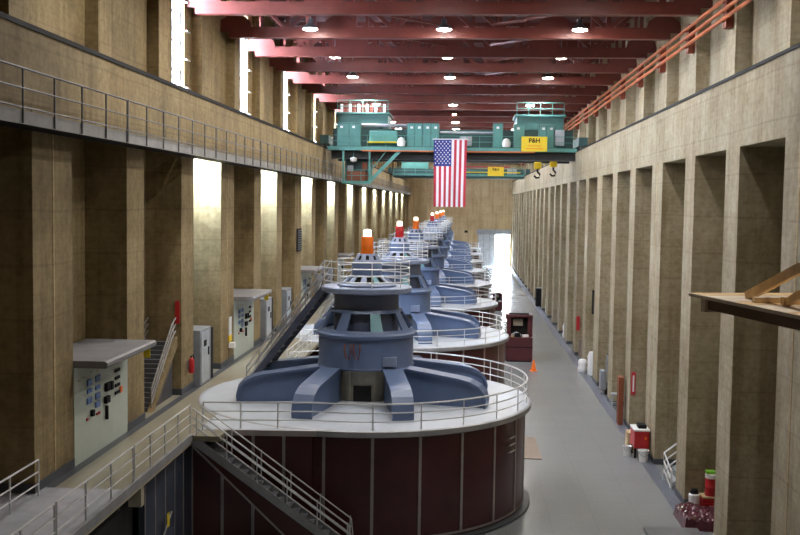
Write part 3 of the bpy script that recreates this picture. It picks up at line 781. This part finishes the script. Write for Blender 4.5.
t = math.radians(-27.5); e = Vector((math.cos(t), math.sin(t), 0))
for k in range(3): B().bar(e*(RH+.06)+Vector((0,0,3.0+k*.3)), e*(RH+.16)+Vector((0,0,3.05+k*.3)), .6, .06).build('slat', 'steel', vb)
# right hand recesses
rb_ = empty('red_tool_box', (9.35, 55.2, 0), 'red tool box cart with papers on top, beside the right wall', 'tool box')
B().box(0,.8,0,1.4,.55,1.5).build('body', 'red', rb_, False, .03); B().box(-.03,.83,-.03,1.43,1.5,1.58).build('lid', 'white', rb_)
B().box(.55,.66,-.02,.0,1.05,1.2).build('latch', 'orange', rb_)
for x in (.08,.72):
    for y in (.15,1.25): B().box(x-.05,x+.05,y-.05,y+.05,0,.56).build('leg', 'black', rb_)
o = B().box(0,.45,0,.7,0,.2).build('black_case', 'black', None, False, .03); o.location = (9.6,55.5,1.585); tag(o, 'black case lying on top of the red tool box', 'case')
o = B().box(0,.5,0,.9,0,1.05).build('carton', 'cardb', None, False, .02); o.location = (9.25,56.8,0); tag(o, 'tan cardboard carton standing just behind the red tool box', 'carton')
def pail(loc, s, label):
    p = empty('pail', loc, label, 'pail', 'pale pails by the red tool box')
    B().lathe([(.17,0),(.21,.45),(.23,.45),(.23,.48),(.19,.48),(.16,.05)], 20, cap1=True).build('body', 'white', p, True)
    B().tube([(.21*math.cos(a), .21*math.sin(a)*.4-.1, .46-abs(math.sin(a))*.2) for a in [PI*k/8+PI for k in range(9)]], .012, 5).build('handle', 'grey', p, True)
    p.scale = (s,s,s)
pail((9.75,54.6,0), 1.3, 'larger pale pail on the floor in front of the red tool box'); pail((9.1,55.9,0), 1.1, 'smaller pale pail on the aisle side of the red tool box')
al = empty('aluminium_steps', (10.15, 49.2, 0), 'aluminium steps with pale handrails leaning out of a right wall recess', 'steps')
h = B(); y = 1.9
h.tube([(0.0,y,0),(0,y,1.35),(1.5,y,2.55)], .045, 6)
for dz in (.42,.85): h.tube([(0,y,1.35-dz),(1.5,y,2.55-dz)], .04, 6)
h.tube([(1.5,y,0),(1.5,y,2.55)], .04, 6); h.build('handrail', 'rail_white', al, True)
h = B()
for z in (1.35,.93,.5): h.tube([(0,1.9,z),(0,0,z-.45)], .04, 6)
h.tube([(0,0,0),(0,0,.95)], .045, 6); h.tube([(0,.95,0),(0,.95,1.12)], .035, 6); h.build('handrail', 'rail_white', al, True)
for k in range(4): B().box(.1+k*.35,.4+k*.35,.03,1.87,.3+k*.3,.34+k*.3).build('tread', 'grey_lt', al)
for y in (0.03, 1.87): B().bar((0,y,.2),(1.5,y,1.4),.05,.14).build('stringer', 'grey_lt', al)
# tarp bundle
tb = B(); N = 22
for j in range(N+1):
    for i in range(N+1):
        u, v = i/N, j/N; ed = max(abs(u-.5), abs(v-.5))*2
        z = .5*(1-max(0, ed-.85)*2) + random.uniform(-.045,.045) + .04*math.sin(9*u+5*v) + .05*math.sin(17*v-6*u)
        tb.v.append((u*1.95, v*2.5, max(.0, z if ed < .96 else 0)))
for j in range(N):
    for i in range(N): a = j*(N+1)+i; tb.face([a,a+1,a+N+2,a+N+1], 0)
b0 = len(tb.v); tb.v += [(0,0,0),(1.95,0,0),(1.95,2.5,0),(0,2.5,0)]; tb.face([b0+3,b0+2,b0+1,b0], 0)
o = tb.build('tarp_covered_pallet', 'tarp'); o.location = (9.45,42.9,0); tag(o, 'maroon plastic tarp crumpled over a low pallet at the foot of the right wall', 'tarp bundle')
rx = empty('red_drum', (10.95, 47.2, .75), 'tall red drum with a green lid in the right wall recess, on a red case', 'drum')
rx.location = (11.25, 46.0, .70); rx.scale = (.95,.95,.8)
B().lathe([(.27,0),(.29,.05),(.27,.5),(.29,.52),(.27,.55),(.28,1.0)], 20).build('body', 'red', rx, True); B().lathe([(.29,1.0),(.29,1.2),(.2,1.26)], 20).build('collar', 'white', rx, True)
B().box(-.26,.2,-.2,.2,1.26,1.4).build('lid', 'lime', rx)
for k, (x, y, z, w, d, h, lab) in enumerate(((10.85,45.62,0,.85,.8,.42,'red case at the bottom of the pile in the right wall recess'),(10.83,45.65,.42,.78,.7,.28,'flatter red case stacked on the lower red case'))):
    e = empty('red_case', (x,y,z), lab, 'case', 'stacked red cases'); B().box(0,w,0,d,0,h-.06).build('body', 'red', e, False, .03); B().box(-.01,w+.01,-.01,d+.01,h-.06,h).build('lid', 'cardb' if k else 'red', e)
cnn = empty('canister', (10.5,45.9,0), 'pale grey canister with dark top standing behind the tarp bundle', 'canister')
B().lathe([(.24,0),(.25,.75),(.2,.8)], 18).build('body', 'white', cnn, True); B().lathe([(.2,.8),(.14,1.0),(.05,1.02)], 18).build('top', 'black', cnn, True)
# further right wall items
o = B().box(0,.3,0,.75,0,3.0).build('brown_plank', 'brown', None, False, .02); o.location = (9.75,63.7,0); tag(o, 'tall reddish brown plank bundle standing upright at a right wall column', 'plank')
tag(B().box(XR+.06,XR+.32,62.43,62.48,2.15,3.55).build('warning_sign', 'red'), 'narrow red warning sign on the column near the brown plank', 'sign')
sgx = bpy.data.objects['warning_sign']; B().box(XR+.14,XR+.24,62.42,62.43,2.35,3.35).build('text_panel', 'white', sgx)
st_ = empty('metal_stool', (10.35,69.0,0), 'small round metal stool in the recess behind the brown plank', 'stool')
B().lathe([(.05,.95),(.34,.95),(.36,1.0),(.34,1.04),(.05,1.04)], 18).build('seat', 'grey_lt', st_, True)
for k in range(4): t = PI/4+PI/2*k; B().tube([(.26*math.cos(t),.26*math.sin(t),.96),(.33*math.cos(t),.33*math.sin(t),0)], .025, 6).build('leg', 'grey_lt', st_, True)
B().tube(arc(.3,.35,0,2*PI,16)[:-1], .02, 5, 0, True).build('foot_ring', 'grey_lt', st_, True)
ht = empty('hand_truck', (10.35,74.4,0), 'blue grey hand truck loaded with dark gear, standing in a right wall recess', 'hand truck')
for y in (-.35,.35): B().tube([(0,y,.2),(.15,y,2.3),(.15,y*.6,2.9)], .04, 6).build('frame_bar', 'grey', ht, True)
B().tube([(.15,-.21,2.9),(.15,.21,2.9)], .04, 6).build('handle', 'black', ht, True)
B().box(-.35,.05,-.4,.4,.1,.15).build('toe_plate', 'grey', ht); B().box(-.36,.0,-.38,.38,.35,1.75).build('load', 'grey', ht, False, .08)
for y in (-.5,.42): B().tube([(.12,y,.2),(.12,y+.08,.2)], .2, 14).build('wheel', 'black', ht, True)
def bag(loc, s, h, label):
    N2 = 20; pr_ = [(.05,0),(.5,.02),(.6,.25*h),(.5,.5*h),(.55,.75*h),(.4,.95*h),(.1,h*.97)]
    b = B().lathe(pr_, N2); 
    b.v = [(x*(1+.12*math.sin(5*math.atan2(y,x)+z*4)), y*(1+.12*math.sin(4*math.atan2(y,x)+z*5)), z) for x,y,z in b.v]
    o = b.build('white_sack', 'white', None, True); o.location = loc; o.scale = (s,s,1); tag(o, label, 'sack', 'white sacks by the right wall')
bag((10.45,82.4,0), .7, 2.0, 'taller bulging white sack at the foot of a right wall column'); bag((9.85,84.0,0), .65, 1.1, 'smaller white sack on the aisle side of the taller sack')
bag((10.6,105.5,0), .6, 1.6, 'far white sack in a right wall recess beyond the wooden crate')
o = B().box(0,.4,0,.6,0,1.6).build('wooden_crate', 'brown_lt', None, False, .02); o.location = (10.5,92.4,0); tag(o, 'narrow upright wooden crate in a far right wall recess', 'crate')
tag(B().box(XR+.06,XR+.36,93.28,93.33,2.3,3.6).build('warning_sign', 'red'), 'far narrow red warning sign on a right wall column', 'sign')
lo = empty('wall_mounted_panel', (10.72, 85.9, 4.6), 'tall black panel mounted on a right wall column', 'panel')
B().box(0,.42,-.1,.02,0,2.0).build('body', 'black', lo); B().box(.05,.37,-.12,-.1,.15,1.8).build('mesh_front', 'void', lo)
bn = empty('black_bin', (9.75,138,0), 'black bin by the far right wall columns', 'bin'); B().box(0,.9,0,1.3,0,2.4).build('body', 'black', bn, False, .05); B().box(-.03,.93,-.03,1.33,2.4,2.5).build('lid', 'rail_dk', bn)
o = B().box(0,.8,0,1.4,0,1.9).build('white_carton', 'white', None, False, .04); o.location = (10.4,128.6,0); tag(o, 'white carton in a far right wall recess, nearer than the black bin', 'carton')
o = B().box(0,1.4,0,1.8,0,.12).build('floor_mat', 'navy'); o.location = (8.6,170,0); tag(o, 'small dark blue mat on the far floor near the open door', 'mat')
pb = empty('flatbed_platform', (7.6, 38.6, 0), 'low dark steel platform whose top edge shows at the bottom right of the picture', 'platform')
B().box(0,2.2,0,3.5,.25,.4).build('bed', 'rail_dk', pb)
for x in (.15,2.05):
    for y in (.2,3.3): B().tube([(x-.05,y,.13),(x+.05,y,.13)], .13, 12).build('wheel', 'black', pb, True)
o = B().box(-.35,.35,-.2,.2,0,.5).build('wall_box', 'black'); o.location = (.3,225.4,7.6); 
o.location = (.3, 225.79, 7.4); tag(o, 'small dark box fixed to the concrete end wall', 'box')

# ------------------------------------------------------------------ timber platform at the right
tp = empty('timber_platform', (3.50, 16, 12.0), 'timber framed platform with pine rafters jutting in at the right edge', 'timber platform', None, math.radians(-167.5))
# local +Y runs towards the camera; local -X is towards the wall
Lp = 9.0
def tb_(name, mat, x0, x1, y0, y1, z0, z1): return B().box(x0,x1,y0,y1,z0,z1).build(name, mat, tp, False, .006)
tb_('steel_beam', 'iron', -.30,-.12, .35,Lp, .06,.25); tb_('steel_beam', 'iron', -1.75,-1.57, .5,Lp, .06,.25)
tb_('beam_end', 'ply', -.34,-.08, .2,.36, .02,.22)
for k in range(9):
    y = .05+k*.47; tb_('deck_plank', 'ply' if k % 3 else 'wood', -1.9+random.uniform(0,.15),.02, y,y+.42, .25,.29)
tb_('edge_board', 'ply', .0,.035, -.0,4.3, .235,.288)
for x in (-.42, -1.55): 
    B().bar((x,1.0,.32),(x,4.6,1.62),.07,.14).build('rafter', 'wood', tp)
    B().bar((x+.02,2.05,.30),(x+.02,3.5,.95),.06,.11).build('strut', 'wood', tp)
    B().bar((x-.04,3.25,.29),(x-.04,3.25,1.1),.09,.09).build('post', 'wood', tp)
B().bar((-.35,2.1,.36),(-1.6,2.1,.36),.1,.1).build('cross_piece', 'wood', tp); B().bar((-.2,1.6,.33),(-1.7,1.75,.33),.12,.07).build('cross_piece', 'ply', tp)
for x in (-.21,-1.66):
    B().box(x-.12,x+.12,8.3,8.6,-12.0,0).build('support_post', 'iron', tp)
    B().box(x-.12,x+.12,5.6,5.8,-12.0,0).build('support_post', 'iron', tp)

# ------------------------------------------------------------------ world, camera, view
w = bpy.data.worlds.new('World'); S.world = w; w.use_nodes = True
bg = w.node_tree.nodes['Background']; bg.inputs[0].default_value = (.72,.84,1,1); bg.inputs[1].default_value = 80.0
cam = bpy.data.cameras.new('camera'); co = bpy.data.objects.new('camera', cam); COL.objects.link(co); S.camera = co
cam.sensor_width = 36; cam.sensor_fit = 'HORIZONTAL'; cam.lens = 36*1020.8/800; cam.clip_end = 600; cam.clip_start = .05
y_, p_, r_ = math.radians(3.6), math.radians(3.58), math.radians(.79)
F = Vector((-math.sin(y_)*math.cos(p_), math.cos(y_)*math.cos(p_), -math.sin(p_)))
R = Vector((math.cos(y_), math.sin(y_), 0)); U = R.cross(F)
R2 = R*math.cos(r_)+U*math.sin(r_); U2 = U*math.cos(r_)-R*math.sin(r_)
mw = Matrix((R2, U2, -F)).transposed().to_4x4(); mw.translation = (0, 0, 13.6)
co.matrix_world = mw
S.view_settings.view_transform = 'Standard'; S.view_settings.look = 'None'; S.view_settings.gamma = 1; S.view_settings.use_curve_mapping = False
S.view_settings.exposure = 0.75
S.cycles.max_bounces = 8; S.cycles.diffuse_bounces = 3; S.cycles.glossy_bounces = 3; S.cycles.use_denoising = True
S.cycles.caustics_reflective = False; S.cycles.caustics_refractive = False; S.cycles.sample_clamp_indirect = 8
